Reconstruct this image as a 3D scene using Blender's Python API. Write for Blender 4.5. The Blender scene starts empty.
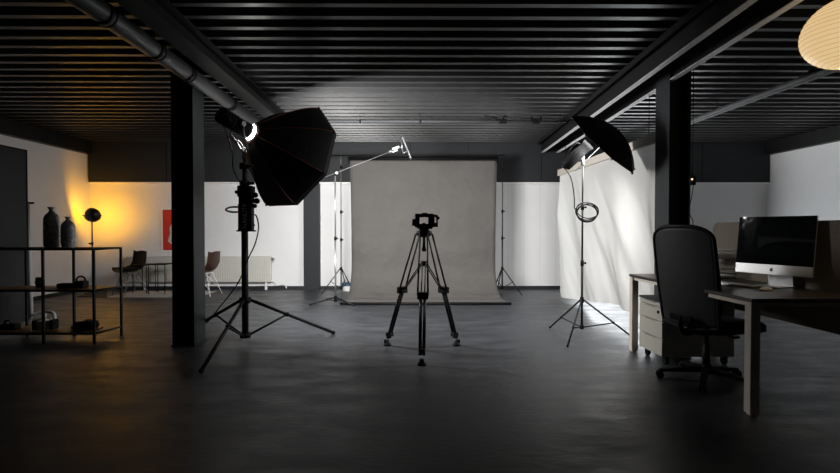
import bpy, bmesh, math, random
from mathutils import Vector, Matrix, noise
random.seed(7)
PI = math.pi
R = math.radians
col = bpy.context.scene.collection
V = Vector

# ------------------------------------------------------------------ camera
CAM_H = 1.22
PITCH, YAW, SHX, F = R(0.974), R(0.4), 0.01369, 500.0
cd = bpy.data.cameras.new('camera')
cam = bpy.data.objects.new('camera', cd)
col.objects.link(cam)
cam.location = (0, 0, CAM_H)
cam.rotation_euler = (PI/2 - PITCH, 0, -YAW)
cd.lens = F/840*36
cd.sensor_width = 36
cd.shift_x = SHX
cd.clip_start = 0.05
bpy.context.scene.camera = cam
_q = Matrix.Rotation(-YAW, 3, 'Z') @ Matrix.Rotation(PI/2 - PITCH, 3, 'X')
def ray(px, py):
    return _q @ V(((px - (420 - SHX*840))/F, (236.5 - py)/F, -1))
def P(px, py, Y):
    """point at depth Y (metres from the camera plane) seen at a measured position"""
    d = ray(px, py)
    return V((0, 0, CAM_H)) + d*(Y/d.y)
def G(px, py, z=0.0):
    d = ray(px, py)
    return V((0, 0, CAM_H)) + d*((z - CAM_H)/d.z)

# ------------------------------------------------------------------ materials
def mat(name, c, rough=0.5, metal=0.0, var=0.0, vscale=8, bump=0.0, bscale=60, emit=None, est=0.0,
        spec=0.5, coat=0.0, alpha=1.0, sheen=0.0, stretch=(1, 1, 1), bdist=0.02, rvar=0.0, c2=None, trans=0.0):
    m = bpy.data.materials.new(name)
    m.use_nodes = True
    nt = m.node_tree
    b = nt.nodes['Principled BSDF']
    b.inputs['Base Color'].default_value = (*c, 1)
    b.inputs['Roughness'].default_value = rough
    b.inputs['Metallic'].default_value = metal
    b.inputs['Specular IOR Level'].default_value = spec
    b.inputs['Coat Weight'].default_value = coat
    b.inputs['Sheen Weight'].default_value = sheen
    b.inputs['Alpha'].default_value = alpha
    b.inputs['Transmission Weight'].default_value = trans
    if emit:
        b.inputs['Emission Color'].default_value = (*emit, 1)
        b.inputs['Emission Strength'].default_value = est
    tc = nt.nodes.new('ShaderNodeTexCoord')
    mp = nt.nodes.new('ShaderNodeMapping')
    mp.inputs['Scale'].default_value = stretch
    nt.links.new(tc.outputs['Object'], mp.inputs['Vector'])
    if var > 0 or rvar > 0:
        n = nt.nodes.new('ShaderNodeTexNoise')
        n.inputs['Scale'].default_value = vscale
        n.inputs['Detail'].default_value = 6
        n.inputs['Roughness'].default_value = 0.65
        nt.links.new(mp.outputs['Vector'], n.inputs['Vector'])
        if var > 0:
            r = nt.nodes.new('ShaderNodeValToRGB')
            r.color_ramp.elements[0].position = 0.3
            r.color_ramp.elements[1].position = 0.7
            r.color_ramp.elements[0].color = (*[max(0, x*(1 - var)) for x in c], 1)
            r.color_ramp.elements[1].color = (*(c2 or [min(1, x*(1 + var)) for x in c]), 1)
            nt.links.new(n.outputs['Fac'], r.inputs['Fac'])
            nt.links.new(r.outputs['Color'], b.inputs['Base Color'])
        if rvar > 0:
            mr = nt.nodes.new('ShaderNodeMapRange')
            mr.inputs['From Min'].default_value = 0.3
            mr.inputs['From Max'].default_value = 0.7
            mr.inputs['To Min'].default_value = rough - rvar
            mr.inputs['To Max'].default_value = rough + rvar
            nt.links.new(n.outputs['Fac'], mr.inputs['Value'])
            nt.links.new(mr.outputs['Result'], b.inputs['Roughness'])
    if bump > 0:
        n2 = nt.nodes.new('ShaderNodeTexNoise')
        n2.inputs['Scale'].default_value = bscale
        n2.inputs['Detail'].default_value = 5
        nt.links.new(mp.outputs['Vector'], n2.inputs['Vector'])
        bp = nt.nodes.new('ShaderNodeBump')
        bp.inputs['Strength'].default_value = bump
        bp.inputs['Distance'].default_value = bdist
        nt.links.new(n2.outputs['Fac'], bp.inputs['Height'])
        nt.links.new(bp.outputs['Normal'], b.inputs['Normal'])
    return m

M = {}
M['floor'] = mat('dark_screed', (0.024, 0.0265, 0.031), 0.44, var=0.55, vscale=2.6, bump=0.10, bscale=16, spec=0.5, rvar=0.14, stretch=(0.8, 2.0, 1))
M['ceil'] = mat('black_painted_steel_deck', (0.030, 0.030, 0.031), 0.40, var=0.15, vscale=3, spec=0.6)
M['wall'] = mat('white_painted_wall', (0.80, 0.80, 0.81), 0.7, var=0.03, vscale=1.2, bump=0.03, bscale=40, spec=0.3)
M['wall_dark'] = mat('dark_painted_wall', (0.045, 0.045, 0.048), 0.75, var=0.1, vscale=2, spec=0.3)
M['soffit'] = mat('dark_grey_cladding', (0.022, 0.024, 0.027), 0.65, var=0.06, vscale=2, spec=0.35)
M['steel_black'] = mat('black_painted_steel', (0.008, 0.008, 0.009), 0.55, var=0.15, vscale=5, spec=0.4)
M['column'] = mat('anthracite_column_paint', (0.022, 0.025, 0.028), 0.5, var=0.12, vscale=4, spec=0.4)
M['flange'] = mat('flange_lit_grey', (0.62, 0.62, 0.64), 0.65, var=0.2, vscale=30, bump=0.1, bscale=90)  # pale grey stands in for light caught on the black beam's underside
M['pipe'] = mat('grey_pipe_paint', (0.040, 0.042, 0.044), 0.4, var=0.08, vscale=6, spec=0.5)
M['skirt'] = mat('black_skirting', (0.015, 0.018, 0.022), 0.5, var=0.1)
M['black'] = mat('matt_black_plastic', (0.006, 0.006, 0.0065), 0.6, var=0.2, vscale=20, spec=0.12)
M['black_metal'] = mat('black_anodised_metal', (0.010, 0.010, 0.011), 0.5, metal=0.0, spec=0.22, var=0.2, vscale=20)
M['black_cloth'] = mat('black_nylon', (0.007, 0.007, 0.008), 0.75, var=0.2, vscale=10, bump=0.08, bscale=25, spec=0.25)
M['silver_lining'] = mat('silver_lining', (0.75, 0.75, 0.75), 0.35, metal=0.6, var=0.03)
M['chrome'] = mat('chrome', (0.50, 0.50, 0.52), 0.32, metal=0.9, var=0.03)
M['steel'] = mat('satin_steel', (0.20, 0.20, 0.21), 0.5, metal=0.5, var=0.05)
M['piping'] = mat('rust_red_piping', (0.16, 0.035, 0.015), 0.6, var=0.1)
M['paper'] = mat('grey_seamless_paper', (0.098, 0.092, 0.088), 0.75, var=0.07, vscale=1.5, bump=1.0, bscale=3.2, bdist=0.05, spec=0.25)
M['cloth'] = mat('white_muslin', (0.78, 0.77, 0.75), 0.85, var=0.02, vscale=4, bump=0.04, bscale=60, spec=0.15, sheen=0.1)
M['screen_board'] = mat('cream_roller_casing', (0.55, 0.51, 0.46), 0.6, var=0.05)
M['cable'] = mat('black_rubber_cable', (0.006, 0.006, 0.006), 0.6, var=0.1, spec=0.12)
M['rail'] = mat('grey_conduit', (0.060, 0.062, 0.066), 0.7, var=0.08, spec=0.2)
M['beige'] = mat('beige_powder_coat', (0.62, 0.56, 0.49), 0.45, var=0.04, vscale=10)
M['pedestal'] = mat('putty_grey_lacquer', (0.40, 0.385, 0.34), 0.45, var=0.04, vscale=4)
M['desktop'] = mat('dark_oak_laminate', (0.030, 0.024, 0.021), 0.35, var=0.35, vscale=6, stretch=(10, 1, 1), spec=0.5)
M['felt'] = mat('taupe_felt', (0.120, 0.105, 0.088), 0.95, var=0.12, vscale=60, bump=0.15, bscale=120, spec=0.1)
M['aluminium'] = mat('brushed_aluminium', (0.62, 0.62, 0.63), 0.38, metal=0.55, var=0.03, vscale=30)
M['glass_black'] = mat('dark_glossy_display', (0.004, 0.005, 0.006), 0.04, spec=0.6, coat=0.4, var=0.05)
M['white'] = mat('white_plastic', (0.85, 0.85, 0.84), 0.4, var=0.03)
M['wood_shelf'] = mat('amber_plywood', (0.36, 0.20, 0.10), 0.5, var=0.25, vscale=5, stretch=(1, 10, 1))
M['shell_wood'] = mat('walnut_shell', (0.040, 0.012, 0.003), 0.45, var=0.25, vscale=8)
M['vase'] = mat('mottled_pewter_glaze', (0.78, 0.76, 0.72), 0.36, metal=0.15, var=0.75, vscale=26, bump=0.35, bscale=40, rvar=0.1)
M['board'] = mat('green_black_board', (0.008, 0.011, 0.010), 0.6, var=0.12, vscale=3)
M['rug'] = mat('pale_wool_rug', (0.42, 0.40, 0.37), 0.95, var=0.12, vscale=30, bump=0.3, bscale=90)
M['floor_piece'] = mat('charcoal_rough', (0.030, 0.028, 0.026), 0.95, var=0.2, vscale=30, bump=0.3, bscale=90)
M['radiator'] = mat('cream_radiator_enamel', (0.64, 0.63, 0.58), 0.4, var=0.03)
M['poster_red'] = mat('poster_red_ink', (0.62, 0.035, 0.025), 0.6, var=0.08, vscale=6)
M['poster_white'] = mat('poster_off_white_ink', (0.62, 0.58, 0.52), 0.6, var=0.05)
M['poster_black'] = mat('poster_black_ink', (0.02, 0.02, 0.025), 0.6, var=0.05)
M['blue'] = mat('dusty_blue_plastic', (0.05, 0.13, 0.24), 0.5, var=0.1)
M['orange'] = mat('orange_trim', (0.50, 0.16, 0.03), 0.5, var=0.08)
M['red'] = mat('red_ring', (0.6, 0.04, 0.02), 0.4, var=0.05)
M['paper_white'] = mat('white_office_paper', (0.75, 0.74, 0.72), 0.8, var=0.03)
M['letter'] = mat('white_lettering', (0.9, 0.9, 0.9), 0.6, var=0.02)
M['logo'] = mat('black_emblem', (0.01, 0.01, 0.01), 0.3, var=0.02)
M['lamp_black'] = mat('black_lamp_enamel', (0.02, 0.014, 0.01), 0.35, var=0.1)

SOFT, UMB, AMB, LAN, DAY = 77.0, 74.0, 400.0, 0.70, 7.0
def emitter(name, c, s):
    m = mat(name, (0.8, 0.8, 0.8), 0.6, emit=c, est=s, var=0.02)
    return m
M['diffuser'] = emitter('lit_softbox_diffuser', (1.0, 0.985, 0.96), SOFT)
M['daylight'] = emitter('frosted_daylight_pane', (0.93, 0.97, 1.0), DAY)
M['led'] = emitter('lit_led_front', (1.0, 0.97, 0.92), 150.0)
M['warm_bulb'] = emitter('lit_warm_bulb', (1.0, 0.72, 0.42), 1300.0)
M['tiny_glow'] = emitter('lit_switch_lamp', (1.0, 0.55, 0.25), 1.2)
M['amber_bulb'] = emitter('lit_amber_bulb', (1.0, 0.44, 0.008), AMB)

# thin muslin lets part of the light through
nt = M['cloth'].node_tree; b = nt.nodes['Principled BSDF']
tl = nt.nodes.new('ShaderNodeBsdfTranslucent'); tl.inputs['Color'].default_value = (0.80, 0.79, 0.77, 1)
mx = nt.nodes.new('ShaderNodeMixShader'); mx.inputs['Fac'].default_value = 0.52
nt.links.new(b.outputs[0], mx.inputs[1]); nt.links.new(tl.outputs[0], mx.inputs[2]); nt.links.new(mx.outputs[0], nt.nodes['Material Output'].inputs['Surface'])
# mesh (see-through) fabric of the chair back
m = bpy.data.materials.new('see_through_mesh'); m.use_nodes = True
nt = m.node_tree; b = nt.nodes['Principled BSDF']
b.inputs['Base Color'].default_value = (0.018, 0.024, 0.022, 1); b.inputs['Roughness'].default_value = 0.6
tr = nt.nodes.new('ShaderNodeBsdfTransparent'); mx = nt.nodes.new('ShaderNodeMixShader')
mx.inputs['Fac'].default_value = 0.93
nt.links.new(tr.outputs[0], mx.inputs[1]); nt.links.new(b.outputs[0], mx.inputs[2])
nt.links.new(mx.outputs[0], nt.nodes['Material Output'].inputs['Surface'])
M['mesh'] = m
# rice paper lantern: glowing, with thin bamboo ribs
m = bpy.data.materials.new('glowing_rice_paper'); m.use_nodes = True
nt = m.node_tree; b = nt.nodes['Principled BSDF']
tc = nt.nodes.new('ShaderNodeTexCoord')
n = nt.nodes.new('ShaderNodeTexNoise'); n.inputs['Scale'].default_value = 6
rp = nt.nodes.new('ShaderNodeValToRGB')
rp.color_ramp.elements[0].color = (0.92, 0.62, 0.30, 1); rp.color_ramp.elements[1].color = (1.05, 0.78, 0.42, 1)
nt.links.new(tc.outputs['Object'], n.inputs['Vector']); nt.links.new(n.outputs['Fac'], rp.inputs['Fac'])
nt.links.new(rp.outputs['Color'], b.inputs['Emission Color'])
b.inputs['Base Color'].default_value = (0.22, 0.18, 0.12, 1); b.inputs['Emission Strength'].default_value = LAN
M['lantern'] = m
M['lantern_rib'] = mat('bamboo_rib', (0.30, 0.19, 0.08), 0.6, var=0.1, emit=(0.8, 0.42, 0.14), est=0.45)

# ------------------------------------------------------------------ mesh builder
class MB:
    def __init__(s, off=None):
        s.bm = bmesh.new(); s.off = V(off) if off is not None else V((0, 0, 0))
    def p(s, v): return V(v) - s.off
    def box(s, a, b, bev=0.0, rot=None):
        """axis aligned box between corners a and b; rot = Matrix about its centre"""
        a, b = s.p(a), s.p(b); c = (a + b)/2; h = (b - a)/2
        vs = []
        for x in (-1, 1):
            for y in (-1, 1):
                for z in (-1, 1):
                    q = V((x*h.x, y*h.y, z*h.z))
                    if rot: q = rot @ q
                    vs.append(s.bm.verts.new(c + q))
        idx = [(0, 1, 3, 2), (4, 6, 7, 5), (0, 4, 5, 1), (2, 3, 7, 6), (0, 2, 6, 4), (1, 5, 7, 3)]
        fs = [s.bm.faces.new([vs[i] for i in f]) for f in idx]
        if bev > 0:
            es = list({e for f in fs for e in f.edges})
            bmesh.ops.bevel(s.bm, geom=es, offset=bev, segments=2, affect='EDGES', profile=0.6)
        return s
    def cyl(s, a, b, r1, r2=None, n=12, caps=True):
        a, b = s.p(a), s.p(b); r2 = r1 if r2 is None else r2
        d = (b - a)
        if d.length < 1e-6: return s
        d.normalize(); u = d.orthogonal().normalized(); w = d.cross(u)
        A, B = [], []
        for i in range(n):
            t = 2*PI*i/n; o = u*math.cos(t) + w*math.sin(t)
            A.append(s.bm.verts.new(a + o*r1)); B.append(s.bm.verts.new(b + o*r2))
        for i in range(n):
            j = (i + 1) % n
            f = s.bm.faces.new([A[i], A[j], B[j], B[i]]); f.smooth = True
        if caps:
            s.bm.faces.new(A[::-1]); s.bm.faces.new(B)
        return s
    def tube(s, pts, r, n=8, closed=False):
        pts = [s.p(q) for q in pts]; N = len(pts); rings = []; u = None
        for i, q in enumerate(pts):
            if closed: d = pts[(i+1) % N] - pts[i-1]
            else: d = pts[min(i+1, N-1)] - pts[max(i-1, 0)]
            d.normalize()
            if u is None: u = d.orthogonal().normalized()
            else:
                u = (u - d*u.dot(d))
                u = u.normalized() if u.length > 1e-5 else d.orthogonal().normalized()
            w = d.cross(u)
            rr = r[i] if isinstance(r, (list, tuple)) else r
            rings.append([s.bm.verts.new(q + (u*math.cos(2*PI*k/n) + w*math.sin(2*PI*k/n))*rr) for k in range(n)])
        for i in range(N if closed else N-1):
            a, b = rings[i], rings[(i+1) % N]
            for k in range(n):
                f = s.bm.faces.new([a[k], a[(k+1) % n], b[(k+1) % n], b[k]]); f.smooth = True
        if not closed:
            s.bm.faces.new(rings[0][::-1]); s.bm.faces.new(rings[-1])
        return s
    def lathe(s, c, prof, axis=(0, 0, 1), n=24, sx=1.0, cap=True):
        """prof = [(r, h)...] along axis from c"""
        c = s.p(c); d = V(axis).normalized(); u = d.orthogonal().normalized() if abs(d.z) < .99 else V((1, 0, 0)); w = d.cross(u)
        rings = []
        for r, h in prof:
            rings.append([s.bm.verts.new(c + d*h + (u*math.cos(2*PI*k/n)*sx + w*math.sin(2*PI*k/n))*max(r, 1e-4)) for k in range(n)])
        for a, b in zip(rings, rings[1:]):
            for k in range(n):
                f = s.bm.faces.new([a[k], a[(k+1) % n], b[(k+1) % n], b[k]]); f.smooth = True
        if cap:
            s.bm.faces.new(rings[0][::-1]); s.bm.faces.new(rings[-1])
        return s
    def prism(s, pts, ext):
        """closed polygon extruded by vector ext"""
        A = [s.bm.verts.new(s.p(q)) for q in pts]; B = [s.bm.verts.new(s.p(q) + V(ext)) for q in pts]
        s.bm.faces.new(A[::-1]); s.bm.faces.new(B)
        for i in range(len(A)):
            j = (i+1) % len(A); s.bm.faces.new([A[i], A[j], B[j], B[i]])
        return s
    def grid(s, f, nu, nv, smooth=True):
        g = [[s.bm.verts.new(s.p(f(i/nu, j/nv))) for j in range(nv+1)] for i in range(nu+1)]
        for i in range(nu):
            for j in range(nv):
                q = s.bm.faces.new([g[i][j], g[i+1][j], g[i+1][j+1], g[i][j+1]]); q.smooth = smooth
        return s
    def sphere(s, c, r, n=12, sc=(1, 1, 1)):
        bmesh.ops.create_uvsphere(s.bm, u_segments=n, v_segments=n//2+2, radius=1,
            matrix=Matrix.Translation(s.p(c)) @ Matrix.Diagonal((r*sc[0], r*sc[1], r*sc[2], 1)))
        for f in s.bm.faces:
            if len(f.verts) == 3 or len(f.verts) == 4: pass
        return s
    def build(s, name, m, parent=None, solid=0.0, weld=False):
        if weld: bmesh.ops.remove_doubles(s.bm, verts=s.bm.verts, dist=1e-5)
        bmesh.ops.recalc_face_normals(s.bm, faces=s.bm.faces)
        me = bpy.data.meshes.new(name); s.bm.to_mesh(me); s.bm.free()
        if m: me.materials.append(m)
        o = bpy.data.objects.new(name, me); col.objects.link(o)
        if parent: o.parent = parent
        elif s.off.length > 0: o.location = s.off
        if solid:
            md = o.modifiers.new('thickness', 'SOLIDIFY'); md.thickness = solid; md.offset = 0
        return o

def tag(o, label=None, cat=None, group=None, kind=None):
    if label: o['label'] = label
    if cat: o['category'] = cat
    if group: o['group'] = group
    if kind: o['kind'] = kind
    return o
def thing(name, label, cat, loc=(0, 0, 0), rz=0, group=None):
    o = bpy.data.objects.new(name, None); col.objects.link(o); o.empty_display_size = 0.1
    o.location = loc; o.rotation_euler = (0, 0, rz)
    return tag(o, label, cat, group)
def struct(o, label=None): return tag(o, label, None, None, 'structure')
def copy_tree(o, parent=None):
    c = o.copy(); col.objects.link(c); c.parent = parent
    for ch in list(o.children): copy_tree(ch, c)
    return c
def bez(pts, n=10):
    """Catmull-Rom through points"""
    pts = [V(p) for p in pts]; q = [pts[0]] + pts + [pts[-1]]; out = []
    for i in range(len(pts)-1):
        a, b, c, d = q[i], q[i+1], q[i+2], q[i+3]
        for k in range(n):
            t = k/n
            out.append(0.5*((2*b) + (c-a)*t + (2*a-5*b+4*c-d)*t*t + (-a+3*b-3*c+d)*t**3))
    out.append(pts[-1]); return out

# ------------------------------------------------------------------ room
XL, XR, YB, YF, HC = -6.27, 7.26, 10.0, -2.6, 2.92
struct(MB().box((XL-.1, YF-.1, -.12), (XR+.1, YB+.3, 0)).build('floor', M['floor']), 'dark grey polished screed floor of the studio')
struct(MB().box((XL-.15, YB, 0), (XR+.15, YB+.15, 3.05)).build('wall_back', M['wall']), 'white back wall of the studio')
struct(MB().box((XL-.15, YF, 0), (XL, YB, 3.05)).build('wall_left', M['wall']), 'white left wall washed by the amber lamp')
struct(MB().box((XR, YF, 0), (XR+.15, YB, 3.05)).build('wall_right', M['wall']), 'white right wall in shade')
struct(MB().box((XL-.15, YF-.15, 0), (XR+.15, YF, 3.05)).build('wall_front', M['wall_dark']), 'dark wall behind the viewer')
# trapezoidal steel deck
b = MB(); PITCHY = 0.2244; y0 = 3.848 - 28*PITCHY; prof = []
k = 0
while y0 + k*PITCHY < YB + .2:
    yy = y0 + k*PITCHY
    prof += [(yy-.031, HC), (yy+.031, HC), (yy+.050, HC+.125), (yy+PITCHY-.050, HC+.125)]
    k += 1
vs = [(b.bm.verts.new((XL-.1, y, z)), b.bm.verts.new((XR+.1, y, z))) for y, z in prof if YF-.1 < y < YB+.1]
for p, q in zip(vs, vs[1:]): b.bm.faces.new([p[0], p[1], q[1], q[0]])
cl = b.build('ceiling', M['ceil'], solid=0.004); struct(cl, 'black profiled steel deck ceiling')
struct(MB().box((XL-.15, YF-.15, HC+.135), (XR+.15, YB+.15, HC+.24)).build('ceiling_slab', M['wall_dark']), 'dark slab above the steel deck')
# soffit on the back wall
s = MB().box((XL+.04, YB-.10, 2.125), (XR-.02, YB, HC-.004)).build('trim_soffit', M['soffit']); struct(s, 'dark grey cladding band along top of back wall')
sm = MB()
for x in (-4.7, -3.1, -1.5, 0.1, 1.25, 2.7, 4.3, 5.9): sm.box((x-.004, YB-.104, 2.13), (x+.004, YB-.099, HC-.01))
struct(sm.build('soffit_joint', M['black'], s))
struct(MB().box((XL+.04, YB-.104, 2.10), (XR-.02, YB, 2.125)).build('trim_rail', M['white']), 'thin pale strip under the dark cladding band')
struct(MB().box((XL, YF, 2.67), (XL+.12, YB-.11, HC-.003)).build('trim_left', M['steel_black']), 'black edge beam along top of left wall')
struct(MB().box((XR-.12, YF, 2.67), (XR, YB-.11, HC-.003)).build('trim_right', M['steel_black']), 'black edge beam along top of right wall')
for nm, a, bb in (('baseboard_back', (XL, YB-.02, 0), (XR, YB, .06)), ('baseboard_left', (XL, YF, 0), (XL+.02, YB-.02, .06)), ('baseboard_right', (XR-.02, YF, 0), (XR, YB-.02, .06))):
    struct(MB().box(a, bb).build(nm, M['skirt']), 'black skirting along the foot of the wall')
x0, x1 = P(303.5, 230, YB-.12).x, P(319.5, 230, YB-.12).x
struct(MB().box((x0, YB-.12, 0), (x1, YB, 2.13)).build('trim_pilaster', M['soffit']), 'dark grey pilaster on the back wall')
sm = MB()
for px in (331, 345, 508, 524, 540, 556): 
    x = P(px, 230, YB).x; sm.box((x-.003, YB-.004, .12), (x+.003, YB, 2.1))
struct(sm.build('trim_joints', M['radiator']), 'fine vertical joints in the white back wall')

# frosted daylight window in the back wall, behind the cloth backdrop
wn = struct(MB().box((3.35, YB-.035, 2.02), (5.55, YB, 2.08)).box((3.35, YB-.035, .30), (5.55, YB, .36)).box((3.35, YB-.035, .36), (3.41, YB, 2.02)).box((5.49, YB-.035, .36), (5.55, YB, 2.02)).box((4.42, YB-.035, .36), (4.48, YB, 2.02)).build('window_1', M['white']), 'white framed frosted window in back wall behind the cloth backdrop')
struct(MB().box((3.41, YB-.02, .36), (4.42, YB-.012, 2.02)).build('window_pane', M['daylight'], wn)); struct(MB().box((4.48, YB-.02, .36), (5.49, YB-.012, 2.02)).build('window_pane', M['daylight'], wn))
# columns
def column(name, xa, xb, ya, yb, label):
    b = MB(); t = .018
    b.box((xa, ya, 0), (xa+t, yb, HC-.005)); b.box((xb-t, ya, 0), (xb, yb, HC-.005))
    yc = (ya+yb)/2; b.box((xa+t, yc-.007, 0), (xb-t, yc+.007, HC-.005))
    b.box((xa-.012, ya-.012, 0), (xb+.012, yb+.012, .014)); b.box((xa, ya, HC-.03), (xb, yb, HC-.005))
    return struct(b.build(name, M['column']), label)
a = G(172.5, 346.5); c = G(194.3, 346.5)
column('steel_column', a.x, c.x, a.y, a.y+.285, 'black steel H column left of the octagonal softbox')
fy = 5.0
a = P(668.5, 230, fy); c = P(690, 230, fy)
column('steel_column', a.x, c.x, fy, fy+.28, 'black steel H column behind the office chair')
RCX = (a.x + c.x)/2
# left beam (H section) along depth
b = MB(); xb0, xb1 = -1.955, -1.765; xc = (xb0+xb1)/2
b.box((xb0, YF, 2.75), (xb1, YB-.11, 2.762)); b.box((xc-.005, YF, 2.762), (xc+.005, YB-.11, HC-.014)); b.box((xb0, YF, HC-.014), (xb1, YB-.11, HC-.002))
struct(b.build('steel_beam', M['steel_black']), 'black steel beam beside the round duct')
# right double beam: slightly skewed, underside flanges greyed to carry the light on them
d = V((0.066, 1, 0)).normalized(); n_ = V((d.y, -d.x, 0))
A0 = P(672, 60, 4.9); base = V((2.34 - 0.066*(4.76 + 2.4), -2.4, 0)); L = (YB-.11+2.4)/d.y - .03
def skew(b, x0_, x1_, z0, z1):
    pts = [base + n_*x0_ + V((0, 0, z0)), base + n_*x1_ + V((0, 0, z0)), base + n_*x1_ + V((0, 0, z1)), base + n_*x0_ + V((0, 0, z1))]
    b.prism(pts, d*L)
b = MB(); skew(b, -.06, .42, HC-.02, HC-.002); skew(b, .015, .03, 2.706, HC-.02); skew(b, .315, .33, 2.706, HC-.02); skew(b, -.06, -.05, 2.86, HC-.02)
bm_ = struct(b.build('steel_beam', M['steel_black']), 'black twin steel beam over the right column')
b = MB(); skew(b, -.005, .055, 2.70, 2.706); skew(b, .29, .35, 2.70, 2.706)
struct(b.build('flange', M['flange'], bm_))

# round duct
dt = thing('ceiling_pipe', 'long grey round pipe under the left beam', 'pipe', (-2.06, 3.6, 2.60))
dt_z = 2.685
b = MB((-2.06, 3.6, 2.60)); b.cyl((-2.06, YF+.1, dt_z), (-2.06, YB-.2, dt_z), .074, n=24); b.build('pipe_run', M['pipe'], dt)
for i, y in enumerate((1.6, 2.55, 3.45, 4.15, 4.75, 5.9, 7.2, 8.6)):
    b = MB((-2.06, 3.6, 2.60)); b.cyl((-2.06, y-.03, dt_z), (-2.06, y+.03, dt_z), .080, n=24); b.cyl((-2.06, y+.04, dt_z), (-2.06, y+.046, dt_z), .083, n=24)
    b.cyl((-2.06, y, dt_z+.07), (-2.06, y, HC-.001), .006, n=6)
    b.build('pipe_clamp', M['black_metal'], dt)
# right double rail
rl = thing('ceiling_rail', 'twin grey conduit rail under ceiling behind paper lantern', 'conduit', (4.12, 6, 2.74))
b = MB((4.12, 6, 2.74))
for dx in (0, .085): b.cyl((4.08+dx, YF+.2, 2.755), (4.08+dx, YB-.2, 2.755), .028, n=14)
b.build('conduit', M['rail'], rl)
for y in (1, 3, 5, 6.6, 8, 9.4): b = MB((4.12, 6, 2.74)); b.box((4.04, y-.015, 2.783), (4.21, y+.015, 2.795)); b.cyl((4.12, y, 2.79), (4.12, y, HC), .005, n=6); b.build('hanger', M['black_metal'], rl)
# cross pipe with clamps
cy = 7.45; cz = P(450, 121.5, cy).z
cp = thing('sprinkler_pipe', 'thin dark pipe crossing the ceiling above the grey backdrop', 'pipe', (.6, cy, cz))
b = MB((.6, cy, cz)); b.cyl((-1.70, cy, cz), (2.40, cy, cz), .020, n=12); b.cyl((3.02, cy, cz), (4.0, cy, cz), .020, n=12); b.build('pipe_run', M['rail'], cp)
for px in (360, 420, 560):
    x = P(px, 121, cy).x; b = MB((.6, cy, cz)); b.cyl((x, cy, cz+.015), (x, cy, HC+.0), .005, n=6); b.cyl((x-.012, cy, cz), (x+.012, cy, cz), .027, n=12); b.build('hanger', M['black_metal'], cp)
for px, lab in ((503, 'small black clamp with hooked arm on the crossing ceiling pipe'), (536, 'small black clamp with twin knobs on the crossing ceiling pipe')):
    x = P(px, 121, cy).x; q = V((x, cy, cz))
    cl_ = thing('pipe_clamp', lab, 'clamp', q)
    b = MB(q); b.box(q+V((-.05, -.03, -.03)), q+V((.05, .03, .035)), .006); b.build('clamp_body', M['black'], cl_)
    b = MB(q)
    if px < 520: b.tube(bez([q+V((-.03, 0, .03)), q+V((-.10, -.01, .03)), q+V((-.17, -.02, .075)), q+V((-.09, -.02, .05))], 6), .010); b.tube(bez([q+V((0, 0, .03)), q+V((.02, 0, .08)), q+V((.07, 0, .07))], 6), .012)
    else:
        for s_ in (-1, 1): b.cyl(q+V((s_*.07, -.01, 0)), q+V((s_*.07, -.01, .055)), .012); b.sphere(q+V((s_*.07, -.01, .055)), .02); b.cyl(q+V((0, 0, .0)), q+V((s_*.07, -.01, .01)), .008)
    b.build('clamp_arm', M['black'], cl_)

# ------------------------------------------------------------------ radiator
xa, xb = P(127, 260, YB-.1).x, P(271, 260, YB-.1).x
loc = V(((xa+xb)/2, YB-.1, 0)); za, zb = .155, P(200, 257, YB-.1).z
rd = thing('radiator', 'long cream panel radiator on back wall behind the left column', 'radiator', loc)
b = MB(loc)
n = 62
for i in range(n):
    x = xa + (xb-xa)*i/n; w = (xb-xa)/n
    b.box((x+w*.12, YB-.135, za+.02), (x+w*.88, YB-.118, zb-.02))
b.box((xa, YB-.125, za), (xb, YB-.045, zb)); b.build('panel', M['radiator'], rd)
b = MB(loc); b.box((xa-.005, YB-.14, zb), (xb+.005, YB-.04, zb+.012)); b.build('top_grille', M['radiator'], rd)
for x in (xa+.35, xb-.1, (xa+xb)/2):
    b = MB(loc); b.box((x-.02, YB-.11, 0.0), (x+.02, YB-.07, za)); b.build('foot', M['white'], rd)
b = MB(loc); b.cyl((xb, YB-.09, zb-.04), (xb+.05, YB-.09, zb-.04), .014); b.cyl((xb+.04, YB-.09, zb-.04), (xb+.04, YB-.16, zb-.04), .026); b.build('valve', M['steel'], rd)
b = MB(loc); b.tube(bez([(xb-.02, YB-.09, za+.03), (xb+.06, YB-.08, za+.0), (xb+.10, YB-.07, .08), (xb+.25, YB-.07, .1), (xb+.30, YB-.07, .02)], 6), .011); b.build('supply_pipe', M['white'], rd)

# ------------------------------------------------------------------ poster on the back wall
pa, pb = P(161.5, 252, YB), P(192, 208, YB)
x0_, x1_, z0_, z1_ = pa.x, pb.x, pa.z, pb.z
loc = V(((x0_+x1_)/2, YB-.01, (z0_+z1_)/2))
po = thing('wall_poster', 'red poster with a pale figure in white frame on back wall', 'poster', loc)
b = MB(loc); t = .035
b.box((x0_, YB-.025, z0_), (x0_+t, YB, z1_)); b.box((x1_-t, YB-.025, z0_), (x1_, YB, z1_)); b.box((x0_+t, YB-.025, z0_), (x1_-t, YB, z0_+t)); b.box((x0_+t, YB-.025, z1_-t), (x1_-t, YB, z1_))
b.build('frame', M['white'], po)
MB(loc).box((x0_+t, YB-.012, z0_+t), (x1_-t, YB-.002, z1_-t)).build('print', M['poster_red'], po)
def pz(u, v): return V((x0_ + (x1_-x0_)*u, YB-.016, z0_ + (z1_-z0_)*v))
MB(loc).prism([pz(*q) for q in ((.22, .25), (.30, .42), (.28, .55), (.36, .66), (.50, .72), (.52, .86), (.66, .88), (.74, .74), (.82, .60), (.86, .30), (.70, .16), (.40, .14))], (0, .005, 0)).build('figure', M['poster_white'], po)
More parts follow.
